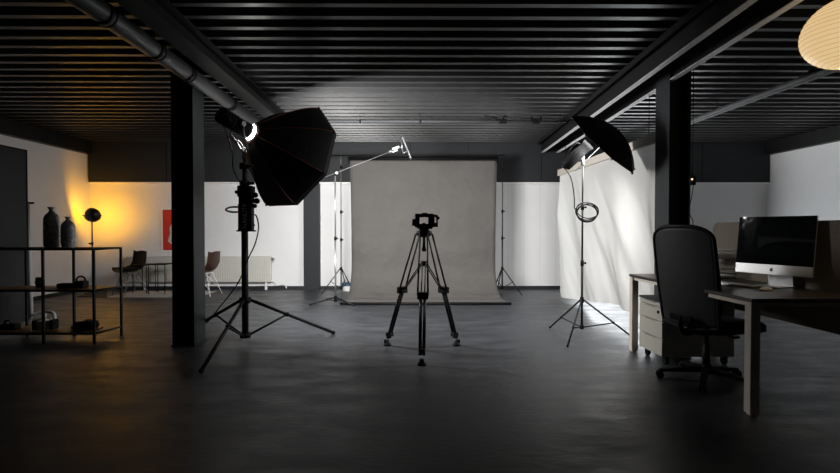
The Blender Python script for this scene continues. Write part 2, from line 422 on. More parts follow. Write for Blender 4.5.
MB(loc).prism([pz(*q) for q in ((.52, .78), (.50, .90), (.62, .95), (.76, .90), (.78, .74), (.68, .84))], (0, -.002, 0)).build('hair', M['poster_black'], po)
MB(loc).prism([pz(*q) for q in ((.34, .30), (.46, .50), (.52, .34), (.66, .30), (.60, .18), (.42, .16))], (0, -.002, 0)).build('shade_shape', M['poster_black'], po)

# ------------------------------------------------------------------ seamless grey paper backdrop + stands
YP = 9.25
pl, pr = P(350, 165, YP), P(497, 165, YP)
zt = P(420, 160.5, YP).z
fl, fr = G(340.5, 305), G(511, 305.5)
ylow = fl.y
def paper(u, v):
    # u across, v down
    Lv = zt - .05; rad = .55
    total = Lv - rad + rad*PI/2 + (YP - rad - ylow)
    sdist = v*total
    if sdist < Lv - rad: y = YP; z = zt - sdist
    elif sdist < Lv - rad + rad*PI/2:
        a_ = (sdist - (Lv - rad))/rad; y = YP - rad + rad*math.cos(a_); z = .05 + rad - rad*math.sin(a_) - .02 * a_/(PI/2)
    else: y = YP - rad - (sdist - (Lv - rad + rad*PI/2)); z = .008
    z = max(z, .008)
    k_ = max(0, (YP - y)/(YP - ylow))
    bow = .025*math.sin(v*PI*1.0)
    xl = pl.x + bow + (fl.x - pl.x)*k_; xr = pr.x - bow + (fr.x - pr.x)*k_
    x = xl + (xr-xl)*u
    fade = min(1, v*6)*(1 if z > .2 else z/.2)
    y += .034*noise.noise(V((x*1.3+4, z*1.8, 2.0)))*fade + .014*noise.noise(V((x*4+1, z*5, 5.0)))*fade
    if z > 1.9: y += .02*math.sin(x*2.2+z*3)*min(1, (z-1.9))*fade
    return V((x, y, z))
loc = V(((pl.x+pr.x)/2, YP, 0))
bd = thing('paper_backdrop', 'grey seamless paper backdrop sweeping from crossbar onto the floor', 'backdrop', loc)
MB(loc).grid(paper, 40, 90).build('paper_sheet', M['paper'], bd, solid=.002)
MB(loc).cyl((pl.x-.04, YP+.045, zt+.035), (pr.x+.03, YP+.045, zt+.035), .042, n=20).build('paper_roll', M['black'], bd)
MB(loc).cyl((fl.x-.01, ylow, .022), (fr.x+.02, ylow, .022), .022, n=14).build('weight_tube', M['black'], bd)
for s_, q in ((-1, pl), (1, pr)):
    MB(loc).box((q.x+s_*.03-.015, YP+.01, zt-.05), (q.x+s_*.03+.015, YP+.08, zt+.11), .004).build('roll_bracket', M['black'], bd)
xs = P(341, 200, YP+.1).x; xe = P(502.5, 200, YP+.1).x
zc = zt + .105
cb = MB((0, YP+.1, zc)).cyl((xs-.22, YP+.1, zc), (xe+.04, YP+.1, zc), .014, n=12).build('crossbar', M['black_metal'])
tag(cb, 'thin black crossbar spanning the tops of the two backdrop stands', 'crossbar')

def stand(name, label, c, Rf, angs, zb, zc_, ztop, rp, mt, mleg=None, legz=.012, secs=None, group=None, brace=.52, rleg=None, foot=True):
    """telescopic light stand; c = base centre, secs = collar heights"""
    c = V(c); t = thing(name, label, 'light stand', (c.x, c.y, 0), 0, group)
    mleg = mleg or mt; rleg = rleg or rp*.75
    O = (c.x, c.y, 0)
    secs = secs or [ztop*.45, ztop*.72]
    hs = [zb] + secs + [ztop]
    for i in range(len(hs)-1):
        b = MB(O); b.cyl((c.x, c.y, hs[i]), (c.x, c.y, hs[i+1]), rp*(1-.18*i), n=14); b.build('pole', mt, t)
    for i, h in enumerate(secs):
        b = MB(O); b.cyl((c.x, c.y, h-.03), (c.x, c.y, h+.03), rp*1.45, n=14); cl_ = b.build('collar', M['black'], t)
        b = MB(O); b.cyl((c.x, c.y, h), (c.x+rp*2.6, c.y-.01, h), rp*.45, n=8); b.cyl((c.x+rp*2.4, c.y-.01, h-.012), (c.x+rp*2.4, c.y-.01, h+.012), rp*.8, n=8); b.build('knob', M['black'], cl_)
    b = MB(O); b.cyl((c.x, c.y, zc_-.03), (c.x, c.y, zc_+.03), rp*1.7, n=14); b.build('crown', M['black'], t)
    b = MB(O); b.cyl((c.x, c.y, zb-.02), (c.x, c.y, zb+.03), rp*1.6, n=14); b.build('sleeve', M['black'], t)
    for a_ in angs:
        a_ = R(a_); e = V((c.x+Rf*math.cos(a_), c.y+Rf*math.sin(a_), legz)); s0 = V((c.x+rp*1.5*math.cos(a_), c.y+rp*1.5*math.sin(a_), zc_))
        lg = MB(O).cyl(s0, e, rleg, n=10).build('leg', mleg, t)
        MB(O).sphere(e + V((0, 0, .002)), max(rleg*1.35, .012), 10).build('rubber_foot', M['black'], lg)
        mid = s0.lerp(e, brace)
        MB(O).cyl((c.x+rp*math.cos(a_), c.y+rp*math.sin(a_), zb), mid, rleg*.7, n=8).build('brace', mleg, t)
        MB(O).cyl(mid - V((0, 0, rleg*1.3)), mid + V((0, 0, rleg*1.3)), rleg*1.2, n=8).build('brace_joint', M['black'], lg)
    return t
c = V((xs, YP+.1, 0))
st = stand('backdrop_stand', 'slim chrome backdrop stand at left end of the grey paper', c, .36, (200, 320, 80), .10, .46, zc+.03, .014, M['steel'], M['black_metal'], secs=[1.00, 1.52, 2.35], rleg=.009)
c = V((xe, YP+.1, 0))
st = stand('backdrop_stand', 'slim black backdrop stand at right end of the grey paper', c, .46, (308, 245, 100), .10, .46, zc+.03, .014, M['black_metal'], secs=[1.03, 1.53, 2.30], rleg=.010)

# ------------------------------------------------------------------ boom stand with clamped holder
c = G(335.5, 303.5); O = (c.x, c.y, 0)
bs = stand('boom_stand', 'silver boom stand left of the grey paper with rising arm', c, .42, (206, 320, 85), .05, .10, P(336.5, 176, c.y).z, .014, M['chrome'], M['black_metal'], secs=[1.05], rleg=.012, brace=.3)
e0, e1 = P(325.5, 177, c.y), P(392, 151, c.y-.05)
MB(O).cyl(e0, e1, .007, n=10).build('boom_arm', M['steel'], bs)
q = P(336.8, 173, c.y); MB(O).sphere(q, .022, 12).cyl(q-V((0, .05, 0)), q+V((0, .05, 0)), .016).build('boom_swivel', M['white'], bs)
O2 = e1.copy(); dd = (e1-e0).normalized()
rh = thing('clamp_light', 'small silver clamp holding a slim panel at tip of boom arm', 'clamp light', O2)
MB(O2).cyl(e1-dd*.06, e1+dd*.04, .022, n=12).build('clamp', M['chrome'], rh)
q = P(396.5, 148.5, c.y-.05); MB(O2).cyl(q-dd*.07+V((0, 0, .012)), q+dd*.05+V((0, 0, .012)), .020, n=12).cyl(q-dd*.07-V((0, 0, .03)), q+dd*.02-V((0, 0, .03)), .014, n=12).build('grip_head', M['white'], rh)
a_, b_ = P(402.5, 138, c.y-.05), P(411, 159, c.y-.05)
ax = (b_-a_).normalized()
m_ = Matrix((ax, V((0, 1, 0)), ax.cross(V((0, 1, 0))))).transposed()
mid = (a_+b_)/2
MB(O2).box(mid-V(((b_-a_).length/2, .10, .009)), mid+V(((b_-a_).length/2, .10, .009)), .004, rot=m_).build('panel', M['steel'], rh)
a_, b_ = P(401, 139, c.y-.05), P(403, 153, c.y-.05)
MB(O2).cyl(a_, b_, .010).cyl(a_, P(404.5, 138, c.y-.05), .008).cyl(b_, P(408, 151, c.y-.05), .008).cyl(q, P(402.5, 147, c.y-.05), .008).build('bracket', M['chrome'], rh)

# odds and ends at the left foot of the paper
p = P(345.5, 287, 9.55)
q = V((p.x+.03, 9.68, 0))
bx = thing('storage_box', 'small blue lidded box on floor left of the paper backdrop', 'box', q)
MB(q).box(q+V((-.09, -.08, 0)), q+V((.09, .08, .10)), .006).build('body', M['white'], bx)
MB(q).box(q+V((-.10, -.09, .10)), q+V((.10, .09, .16)), .008).build('lid', M['blue'], bx)

# ------------------------------------------------------------------ white cloth screen at the right
XC, Y0c, Y1c = 0, 5.31, 8.75
pf = P(560, 173, Y1c); XC = pf.x; ZT = pf.z
zlo_far = .02
loc = V((XC, (Y0c+Y1c)/2, ZT))
sc_ = thing('cloth_backdrop', 'large white cloth backdrop hanging on right side behind umbrella light', 'backdrop', loc)
def clothf(u, v):
    y = Y1c + (Y0c-Y1c)*u
    zb_ = .02 + .20*min(1, u/.62)**1.2 if u < .9 else .22
    top = ZT - .03
    z = top + (zb_-top)*v
    s = v + u*.55
    fold = .050*math.sin((u*9 - v*2.2)*2.1 + 1.5*noise.noise(V((u*2.0, v*1.2, .3))))*(.25+.75*v)
    fold += .035*noise.noise(V((u*7 - v*3.5, v*1.6, 1.7)))*(.4+v)
    fold += .014*noise.noise(V((u*22 - v*9, v*4, 6.7)))*(.3+v)
    fold *= min(1, v*8)
    return V((XC + .0 + fold, y, z))
MB(loc).grid(clothf, 110, 60).build('cloth_sheet', M['cloth'], sc_)
MB(loc).box((XC-.04, Y0c, ZT-.05), (XC+.04, Y1c+.02, ZT+.055), .008).build('top_casing', M['screen_board'], sc_)
for y in (Y0c+.25, Y1c-.3):
    zbm = 2.70
    MB(loc).cyl((XC, y, ZT+.05), (XC, y, HC), .004, n=6).build('cord', M['cable'], sc_)

# ------------------------------------------------------------------ octagonal softbox on heavy stand
c = V((-1.655, 5.2, 0)); c.x = P(244.8, 250, 5.2).x
O = (c.x, c.y, 0)
hz = P(243, 152, c.y).z
ls = stand('light_stand', 'heavy black tripod light stand carrying the octagonal softbox', c, 1.0, (267, 33, 150), .10, .47, hz, .034, M['black_metal'], secs=[1.25, 1.68, 1.86], rleg=.017, brace=.42, legz=.016)
nrm = V((.567, .7608, -.3159)).normalized()
U = V((.4807, .0058, .8769)); U = (U - nrm*U.dot(nrm)).normalized(); W = V((.6689, -.6490, -.3624)); W = (W - nrm*W.dot(nrm) - U*W.dot(U)).normalized()
apex = P(251.5, 133, 5.25); DEP, RAD = .58, .62
sb = thing('softbox', 'large black octagonal softbox facing the grey backdrop, bright at its ring', 'softbox', apex)
def rim(k, t):
    a_ = k*PI/4; r = .09 + (RAD-.09)*(.55*math.sin(t*PI/2) + .45*t)
    return apex + nrm*(DEP*t) + (U*math.cos(a_) + W*math.sin(a_))*r
b = MB(apex); NT = 14; g = [[b.bm.verts.new(b.p(rim(k, j/NT))) for j in range(NT+1)] for k in range(8)]
for k in range(8):
    for j in range(NT): b.bm.faces.new([g[k][j], g[(k+1) % 8][j], g[(k+1) % 8][j+1], g[k][j+1]])
sh = b.build('shell', M['black_cloth'], sb, solid=.004)
b = MB(apex); g = [[b.bm.verts.new(b.p(rim(k, 1) + nrm*h)) for h in (0, .05)] for k in range(8)]
for k in range(8): b.bm.faces.new([g[k][0], g[(k+1) % 8][0], g[(k+1) % 8][1], g[k][1]])
b.build('rim_skirt', M['black_cloth'], sb, solid=.004)
for k in range(8): MB(apex).tube([rim(k, j/NT)*1.0 + (rim(k, j/NT)-(apex+nrm*DEP*j/NT)).normalized()*.005 for j in range(NT+1)], .0045, n=6).build('piping', M['piping'], sh)
for k in range(8):
    q = rim(k, 1); MB(apex).box(q-V((.012, .012, .016)), q+V((.012, .012, .016)), .003).build('corner_tab', M['black'], sb)
b = MB(apex); vs = [b.bm.verts.new(b.p(apex + nrm*DEP*.99 + (U*math.cos(k*PI/4)+W*math.sin(k*PI/4))*(RAD-.012))) for k in range(8)]; b.bm.faces.new(vs)
b.build('diffuser', M['diffuser'], sb)
b = MB(apex); b.lathe(apex - nrm*.012, [(.094, 0), (.104, 0), (.104, .02), (.094, .02), (.094, 0)], nrm, 32, cap=False); b.build('speed_ring', M['chrome'], sb)
b = MB(apex); b.lathe(apex + nrm*.012, [(.100, 0), (.108, 0), (.108, .012), (.100, .012), (.100, 0)], nrm, 32, cap=False); b.build('ring_seal', M['red'], sb)
# lamp head behind the ring
hd = thing('studio_light', 'black studio lamp head behind the octagonal softbox', 'studio light', apex)
MB(apex).lathe(apex - nrm*.40, [(.060, 0), (.078, .01), (.080, .34), (.080, .362)], nrm, 28).build('housing', M['black'], hd)
b = MB(apex)
for i in range(5): b.lathe(apex - nrm*(.36 - i*.035), [(.084, 0), (.084, .010)], nrm, 28)
b.build('cooling_fin', M['black_metal'], hd)
MB(apex).lathe(apex - nrm*.036, [(.074, 0), (.080, .010), (.080, .022)], nrm, 28).build('lamp_front', M['led'], hd)
MB(apex).tube([apex - nrm*.30 + W*.08, apex - nrm*.36 + W*.14 + V((0,0,.03)), apex - nrm*.42 + W*.05 + V((0,0,.06)), apex - nrm*.38 + V((0, 0, .08))], .008).build('handle', M['black'], hd)
# yoke to the stand top
ctr = apex - nrm*.18; top = V((c.x, c.y, hz))
side = nrm.cross(V((0, 0, 1))).normalized()
b = MB(apex); b.tube([ctr + side*.10, ctr + side*.105 - V((0, 0, .09)), top + side*.05 + V((0, 0, .03)), top - side*.05 + V((0, 0, .03)), ctr - side*.105 - V((0, 0, .09)), ctr - side*.10], .011, n=8); b.cyl(ctr+side*.115, ctr+side*.075, .026); b.cyl(ctr-side*.115, ctr-side*.075, .026)
b.cyl(top-V((0, 0, .07)), top+V((0, 0, .045)), .024); b.build('yoke', M['steel'], hd)
a_, b_ = P(228, 137, 5.2), P(240, 142, 5.2); MB(apex).cyl(a_, b_, .009).cyl(b_, top+V((0, 0, .03)), .009).cyl(a_-V((0,0,.0)), a_-V((0, 0, .03)), .014).build('tilt_lever', M['steel'], hd)
# power box on the stand
q = P(246.5, 209, c.y-.07); hw, hh = .068, .225
pb_ = thing('power_box', 'black control box with white lettering strapped to the softbox stand', 'control box', q)
MB(q).box(q+V((-hw, -.05, -hh)), q+V((hw, .045, hh)), .012).build('case', M['black'], pb_)
MB(q).box(q+V((-hw-.006, -.045, -hh-.004)), q+V((-hw+.006, .03, .05)), .003).build('side_trim', M['orange'], pb_)
MB(q).box(q+V((-.09, -.052, -hh-.006)), q+V((.085, .045, -hh+.008)), .003).build('bottom_plate', M['black'], pb_)
MB(q).box(q+V((-.075, -.07, .12)), q+V((.075, .06, .235)), .012).build('clamp_block', M['black'], pb_)
for dx, dz, r in ((.10, .14, .028), (.115, .08, .03), (.095, .03, .022), (-.085, .17, .018)): b = MB(q); b.cyl(q+V((dx*.5, -.03, dz)), q+V((dx, -.04, dz)), .012); b.cyl(q+V((dx, -.055, dz)), q+V((dx, -.02, dz)), r); b.build('knob', M['black'], pb_)
lp = bez([q+V((-.06, -.02, -.03)), q+V((-.15, -.02, -.03)), q+V((-.205, -.02, -.008)), q+V((-.15, -.03, .018)), q+V((-.06, -.02, .018))], 8)
MB(q).tube(lp, .009).build('carry_loop', M['cable'], pb_)
def text_obj(body, size, m, parent, M4, depth=.001):
    cu = bpy.data.curves.new('lettering', 'FONT'); cu.body = body; cu.size = size; cu.extrude = depth; cu.align_x = 'CENTER'; cu.align_y = 'CENTER'
    tmp = bpy.data.objects.new('tmp', cu); col.objects.link(tmp)
    dg = bpy.context.evaluated_depsgraph_get(); me = bpy.data.meshes.new_from_object(tmp.evaluated_get(dg))
    bpy.data.objects.remove(tmp); me.transform(M4); me.materials.clear(); me.materials.append(m)
    o = bpy.data.objects.new('lettering', me); col.objects.link(o); o.parent = parent; return o
T = Matrix.Translation(V((.0, -.052, -.075))) @ Matrix(((0, -1, 0, 0), (0, 0, -1, 0), (1, 0, 0, 0), (0, 0, 0, 1)))
text_obj('NANLITE', .062, M['letter'], pb_, T)
w0 = q+V((.075, -.03, -.06))
pts = bez([w0, w0+V((.035, 0, -.015)), P(258.5, 228, c.y-.05), P(255, 244, c.y-.02), P(247.5, 260, c.y-.06), P(238, 283, c.y+.1), P(219, 308, c.y+.3), P(206, 323, 6.0), G(196, 327)+V((0, 0, .01)), G(180, 330)+V((0, 0, .01))], 10)
tag(MB().tube(pts, .0065).build('power_cable', M['cable']), 'black cable drooping from control box down to floor behind left column', 'cable')
pts = bez([apex-nrm*.39, P(232, 150, 5.05), P(233, 168, 5.05), P(240, 183, 5.12)], 8)
tag(MB().tube(pts, .006).build('lamp_cable', M['cable']), 'short black cable between lamp head and control box', 'cable')

# ------------------------------------------------------------------ umbrella light on right stand
c = V((1.96, 5.54, 0)); c.x = P(582.3, 240, 5.54).x
hz = P(582, 160, c.y).z; O = (c.x, c.y, 0)
us = stand('light_stand', 'slim black light stand carrying the black umbrella light', c, .55, (112, 236, 357), .115, .42, hz, .013, M['black_metal'], secs=[.83, 1.45], rleg=.010, brace=.62)
ax = V((.57, -.47, .66)).normalized()
rc = P(603.5, 143.5, 5.5); RU = .475
um = thing('umbrella', 'black reflective umbrella tilted above the right light stand', 'umbrella', rc)
uu = ax.cross(V((0, 1, 0))).normalized(); ww = ax.cross(uu)
DU = .20
def ump(k, t, off=0.0):
    a_ = k*PI/4 + .2; r = RU*t
    return rc + ax*(DU*(1-t*t) - off) + (uu*math.cos(a_)+ww*math.sin(a_))*r
def umb_mesh(off, sc=1.0):
    b = MB(rc); NT = 8; tip = b.bm.verts.new(b.p(ump(0, 0, off))); g = [[b.bm.verts.new(b.p(ump(k, sc*(j+1)/NT, off))) for j in range(NT)] for k in range(8)]
    for k in range(8):
        k2 = (k+1) % 8; b.bm.faces.new([tip, g[k][0], g[k2][0]])
        for j in range(NT-1): b.bm.faces.new([g[k][j], g[k][j+1], g[k2][j+1], g[k2][j]])
    return b
cn = umb_mesh(0).build('canopy', M['black_cloth'], um, solid=.003)
umb_mesh(.008, .97).build('lining', M['silver_lining'], cn)
ld = bpy.data.lights.new('umbrella_glow', 'AREA'); ld.shape = 'DISK'; ld.size = .74; ld.energy = UMB; ld.color = (1, .99, .975); ld.spread = R(150)
lo = bpy.data.objects.new('umbrella_glow', ld); col.objects.link(lo); lo.parent = um
lo.location = ax*.012; lo.rotation_euler = ax.to_track_quat('Z', 'Y').to_euler()
for k in range(8):
    rb = MB(rc).tube([ump(k, j/8, .016) for j in range(9)], .003, n=6).build('rib', M['steel'], um)
    MB(rc).sphere(ump(k, 1.0), .010, 8).build('tip', M['black'], rb)
MB(rc).cyl(rc + ax*(DU+.03), rc - ax*.42, .005, n=8).build('shaft', M['chrome'], um)
for k in range(0, 8): MB(rc).cyl(ump(k, .5, .02), rc - ax*.05, .002, n=6).build('stretcher', M['steel'], um)
# flash head
hc_ = P(576.5, 155.5, 5.46)
ha = (P(590, 144, 5.42) - P(566, 166, 5.50)).normalized()
fh = thing('studio_flash', 'black cylindrical flash head aimed up into the umbrella', 'studio flash', hc_)
MB(hc_).lathe(hc_ - ha*.17, [(.050, 0), (.062, .012), (.064, .22), (.056, .24), (.056, .30), (.070, .34)], ha, 24).build('housing', M['black'], fh)
MB(hc_).lathe(hc_ - ha*.19, [(.030, 0), (.030, .03)], ha, 16).build('back_cap', M['black_metal'], fh)
b = MB(hc_); tp = V((c.x, c.y, hz)); b.cyl(tp - V((0, 0, .06)), tp + V((0, 0, .04)), .020); b.cyl(tp+V((0, 0, .03)), hc_-V((0, 0, .05)), .014); b.cyl(tp+V((0,0,.02)), tp+V((-.11, 0, -.02)), .007)
b.build('tilt_bracket', M['steel'], fh)
b = MB(hc_); b.tube([hc_ - ha*.12 + V((0, 0, .06)), hc_ - ha*.06 + V((-.03, 0, .11)), hc_ + ha*.04 + V((-.03, 0, .11)), hc_ + ha*.08 + V((0, 0, .06))], .007); b.build('handle', M['black'], fh)
cc = P(586.5, 212, c.y-.03)
pts = bez([hc_-ha*.18, P(571, 178, 5.45), P(574, 195, 5.48), P(574.5, 208, 5.5)], 8)
coil = []
for i in range(150):
    t = i/150*2*PI*4.5 + PI; lp_ = t/(2*PI); rr = .112 + .012*math.sin(lp_*2.3); coil.append(cc + V((rr*1.06*math.cos(t) + .016*math.sin(lp_*4.1), .012*math.sin(i*.11)-.02, rr*.84*math.sin(t) + .018*math.sin(lp_*2.9+1))))
tag(MB().tube(pts + coil, .0062, n=6).build('cable_coil', M['cable']), 'looped black cable coil hanging on the umbrella light stand', 'cable')
MB
# ------------------------------------------------------------------ camera tripod in the centre
c = (G(387.5, 346) + G(456, 346) + G(421.5, 366))/3; c.z = 0
c.x = P(424, 300, c.y).x
O = (c.x, c.y, 0)
tr_ = thing('camera_tripod', 'tall black video tripod with twin tube legs in the middle', 'tripod', O)
bowl = P(425, 232, c.y); bz = bowl.z
feet = [G(387.5, 345.5), G(456.5, 345.5), G(421.8, 365)]
MB(O).lathe((c.x, c.y, bz-.05), [(.045, 0), (.075, .02), (.080, .055), (.055, .065)], (0, 0, 1), 20).build('bowl', M['black'], tr_)
MB(O).cyl((c.x, c.y, bz-.17), (c.x, c.y, bz-.05), .014).cyl((c.x, c.y, bz-.19), (c.x, c.y, bz-.15), .022).build('bowl_handle', M['black'], tr_)
hub = V((c.x, c.y, P(422, 263, c.y).z))
sp = MB(O).cyl(hub-V((0, 0, .03)), hub+V((0, 0, .02)), .030).build('spreader_hub', M['black'], tr_)
for i, f in enumerate(feet):
    dr = V((f.x-c.x, f.y-c.y, 0)).normalized(); tg = V((-dr.y, dr.x, 0))
    s0 = V((c.x, c.y, bz-.02)) + dr*.075
    foot_ = V((f.x, f.y, .03)); k1 = s0.lerp(foot_, .50); k1b = s0.lerp(foot_, .54)
    lg = MB(O)
    for s_ in (-1, 1): lg.cyl(s0+tg*s_*.035, k1+tg*s_*.048, .0095, n=10)
    lg = lg.build('leg', M['black_metal'], tr_)
    MB(O).box(k1-V((.036, .036, .035)), k1+V((.036, .036, .030)), .008, rot=Matrix.Rotation(math.atan2(tg.y, tg.x), 3, 'Z') @ Matrix.Diagonal((1.45, .9, 1))).build('leg_lock', M['black'], lg)
    k2 = s0.lerp(foot_, .955)
    b = MB(O)
    for s_ in (-1, 1): b.cyl(k1+tg*s_*.020, k2+tg*s_*.016, .0155, n=10)
    b.box(s0.lerp(foot_, .92)-V((.03, .03, .022)), s0.lerp(foot_, .92)+V((.03, .03, .022)), .006, rot=Matrix.Rotation(math.atan2(tg.y, tg.x), 3, 'Z'))
    b.build('lower_leg', M['black_metal'], lg)
    b = MB(O); fp = V((f.x, f.y, 0)); b.lathe(fp, [(.038, 0), (.042, .008), (.036, .02), (.018, .035), (.018, .055)], (0, 0, 1), 16)
    b.box(fp+dr*.02-V((.02, .02, 0))+V((0, 0, .02)), fp+dr*.02+V((.02, .02, .06)), .005); b.build('rubber_foot', M['black'], lg)
    b = MB(O)
    for s_ in (-1, 1): b.cyl(hub+tg*s_*.016+dr*.02, k1b+tg*s_*.016, .0065, n=8)
    b.build('spreader_arm', M['black_metal'], tr_)
hd_ = MB(O); hq = V((c.x, c.y, bz))
hd_.cyl(hq, hq+V((0, 0, .035)), .050, n=20); hd_.box(hq+V((-.045, -.05, .02)), hq+V((.045, .05, .06)), .01); hd_.build('fluid_head', M['black'], tr_)
# rig: open cage with square opening
q = P(425, 221, c.y)
w = c.y/F
rg = thing('camera_rig', 'black camera cage with square opening mounted on the tripod head', 'camera rig', q)
def rb(x0, y0_, x1, y1_, d0=-.05, d1=.05, bev=.004):
    A_, B_ = P(x0, y1_, c.y), P(x1, y0_, c.y); return (V((A_.x, c.y+d0, A_.z)), V((B_.x, c.y+d1, B_.z)))
b = MB(q)
for r_ in ((415, 214.3, 419.5, 227.5), (428.3, 214.3, 433.5, 227.8), (415, 213.8, 433.5, 217.2), (417, 223.8, 432, 229)): b.box(*rb(*r_), bev=.006)
b.build('cage', M['black'], rg)
MB(q).box(*rb(412.2, 219, 415.5, 226), bev=.004).build('side_grip', M['black'], rg)
MB(q).box(*rb(422, 212.9, 427, 214.6), bev=.003).build('top_plate', M['black'], rg)
b = MB(q); b.box(*rb(433, 215.5, 434.3, 226)); b.box(*rb(433, 223, 437.6, 227)); b.box(*rb(436.4, 216, 437.6, 224)); b.box(*rb(433, 215, 437.6, 217)); b.build('side_frame', M['black'], rg)
k_ = P(438, 218, c.y-.02); b = MB(q); b.cyl(k_+V((-.02, 0, .0)), k_+V((.005, -.0, 0)), .008); b.cyl(k_-V((0, .015, 0)), k_+V((0, .015, 0)), .016, n=12); b.cyl(P(434.5, 214.5, c.y), P(437, 218, c.y), .008); b.build('focus_knob', M['black'], rg)
b = MB(q); b.lathe(P(424, 226.5, c.y+.05), [(.034, 0), (.036, .05), (.030, .06)], (0, 1, 0), 20); b.build('lower_mount', M['black'], rg)

# ------------------------------------------------------------------ desk
X0, X1, Y0, Y1, ZD = 2.225, 3.02, 3.22, 4.95, .765
X0 = G(750, 416.5).x; Y0 = G(746, 416.5).y
loc = V((X0, Y0, 0))
dk = thing('desk', 'dark topped desk with square beige legs at right', 'desk', loc)
MB(loc).box((X0-.005, Y0-.012, ZD-.025), (X1, Y1, ZD), .003).build('desktop', M['desktop'], dk)
b = MB(loc); b.box((X0+.07, Y0+.012, ZD-.055), (X1-.07, Y0+.045, ZD-.026)); b.box((X0+.07, Y1-.05, ZD-.055), (X1-.07, Y1-.02, ZD-.026)); b.box((X0+.015, Y0+.07, ZD-.055), (X0+.045, Y1-.07, ZD-.026)); b.box((X1-.05, Y0+.07, ZD-.055), (X1-.02, Y1-.07, ZD-.026))
b.build('frame_rail', M['beige'], dk)
for x in (X0, X1-.062):
    for y in (Y0, Y1-.062): MB(loc).box((x, y, .012), (x+.062, y+.062, ZD-.026), .003).box((x+.010, y+.010, 0), (x+.052, y+.052, .012)).build('leg', M['beige'], dk)
# pedestal
PX0, PX1, PY0, PY1, PZ0, PZ1 = X0+.045, X0+.69, 4.40, 4.83, .075, .565
loc = V(((PX0+PX1)/2, (PY0+PY1)/2, 0))
pd = thing('drawer_pedestal', 'putty coloured drawer pedestal on castors under far end of desk', 'drawer unit', loc)
MB(loc).box((PX0+.018, PY0, PZ0), (PX1, PY1, PZ1-.012), .003).build('carcass', M['pedestal'], pd)
MB(loc).box((PX0-.004, PY0-.004, PZ1-.012), (PX1+.002, PY1+.004, PZ1+.006), .003).build('top', M['soffit'], pd)
zz = [PZ0, PZ0+.155, PZ0+.31, PZ1-.055, PZ1-.014]
for i in range(4):
    dw = MB(loc).box((PX0, PY0+.002, zz[i]+.003), (PX0+.0165, PY1-.002, zz[i+1]-.003), .002).build('drawer', M['pedestal'], pd)
    MB(loc).box((PX0-.003, PY0+.12, zz[i+1]-.012), (PX0+.001, PY1-.12, zz[i+1]-.006)).build('drawer_lip', M['steel'], dw)
MB(loc).cyl((PX0-.012, PY0+.06, PZ1-.10), (PX0+.002, PY0+.06, PZ1-.10), .013).build('lock', M['black'], pd)
for x in (PX0+.06, PX1-.06):
    for y in (PY0+.05, PY1-.05): MB(loc).cyl((x-.016, y, .030), (x+.016, y, .030), .030, n=16).box((x-.02, y-.02, .035), (x+.02, y+.02, PZ0)).build('castor', M['black'], pd)
# felt divider
zlo, zhi = .475, 1.275; xp = X1+.012; ye = P(714, 250, 4.9); YE = 4.9
YE = 3.0
# find far end where it is seen at x=714
for i in range(200):
    y = 3+.02*i
    if P(714, 250, y).x >= xp: YE = y; break
loc = V((X0, Y0, 0))
rr = .07; prof_ = [(Y0-.1, zlo), (YE, zlo)] + [(YE-rr+rr*math.cos(a), zhi-rr+rr*math.sin(a)) for a in [i*PI/16 for i in range(9)]] + [(Y0-.1, zhi)]
dv = MB(loc).prism([(xp, y, z) for y, z in prof_], (.035, 0, 0)).build('divider_panel', M['felt'], dk); dv['label'] = 'taupe felt divider panel'

# computer
pl_, pr_ = V((P(735.5, 272, 4.10).x, 4.10, 0)), V((P(812.5, 280, 3.57).x, 3.57, 0))
cm = (pl_+pr_)/2; ex = (pr_-pl_).normalized(); ez = V((0, 0, 1)); en = V((ex.y, -ex.x, 0))
if en.x > 0: en = -en            # towards the user
th = R(6); up = (ez*math.cos(th) - en*math.sin(th)).normalized(); fn = (en*math.cos(th) + ez*math.sin(th)).normalized()
wd = (pr_-pl_).length; ZB = .862; HT = .450; HCH = .075
loc = V((cm.x, cm.y, ZD)); org = V((pl_.x, pl_.y, ZB))
im = thing('desktop_computer', 'silver all-in-one computer with dark glossy screen on desk', 'computer', loc)
def slab(b, u0, u1, v0, v1, d0, d1):
    b.prism([org+ex*u0+up*v0+fn*d0, org+ex*u1+up*v0+fn*d0, org+ex*u1+up*v1+fn*d0, org+ex*u0+up*v1+fn*d0], fn*(d1-d0)); return b
bk = slab(MB(loc), 0, wd, 0, HT, -.012, 0)
bk.lathe(org+ex*wd/2+up*HT/2-fn*.012, [(.20, 0), (.16, -.018), (.07, -.030)], fn, 28); bk.build('back_shell', M['aluminium'], im)
slab(MB(loc), 0, wd, HCH, HT, 0, .0035).build('display', M['glass_black'], im)
ch = slab(MB(loc), 0, wd, 0, HCH-.001, 0, .0035).build('chin', M['aluminium'], im)
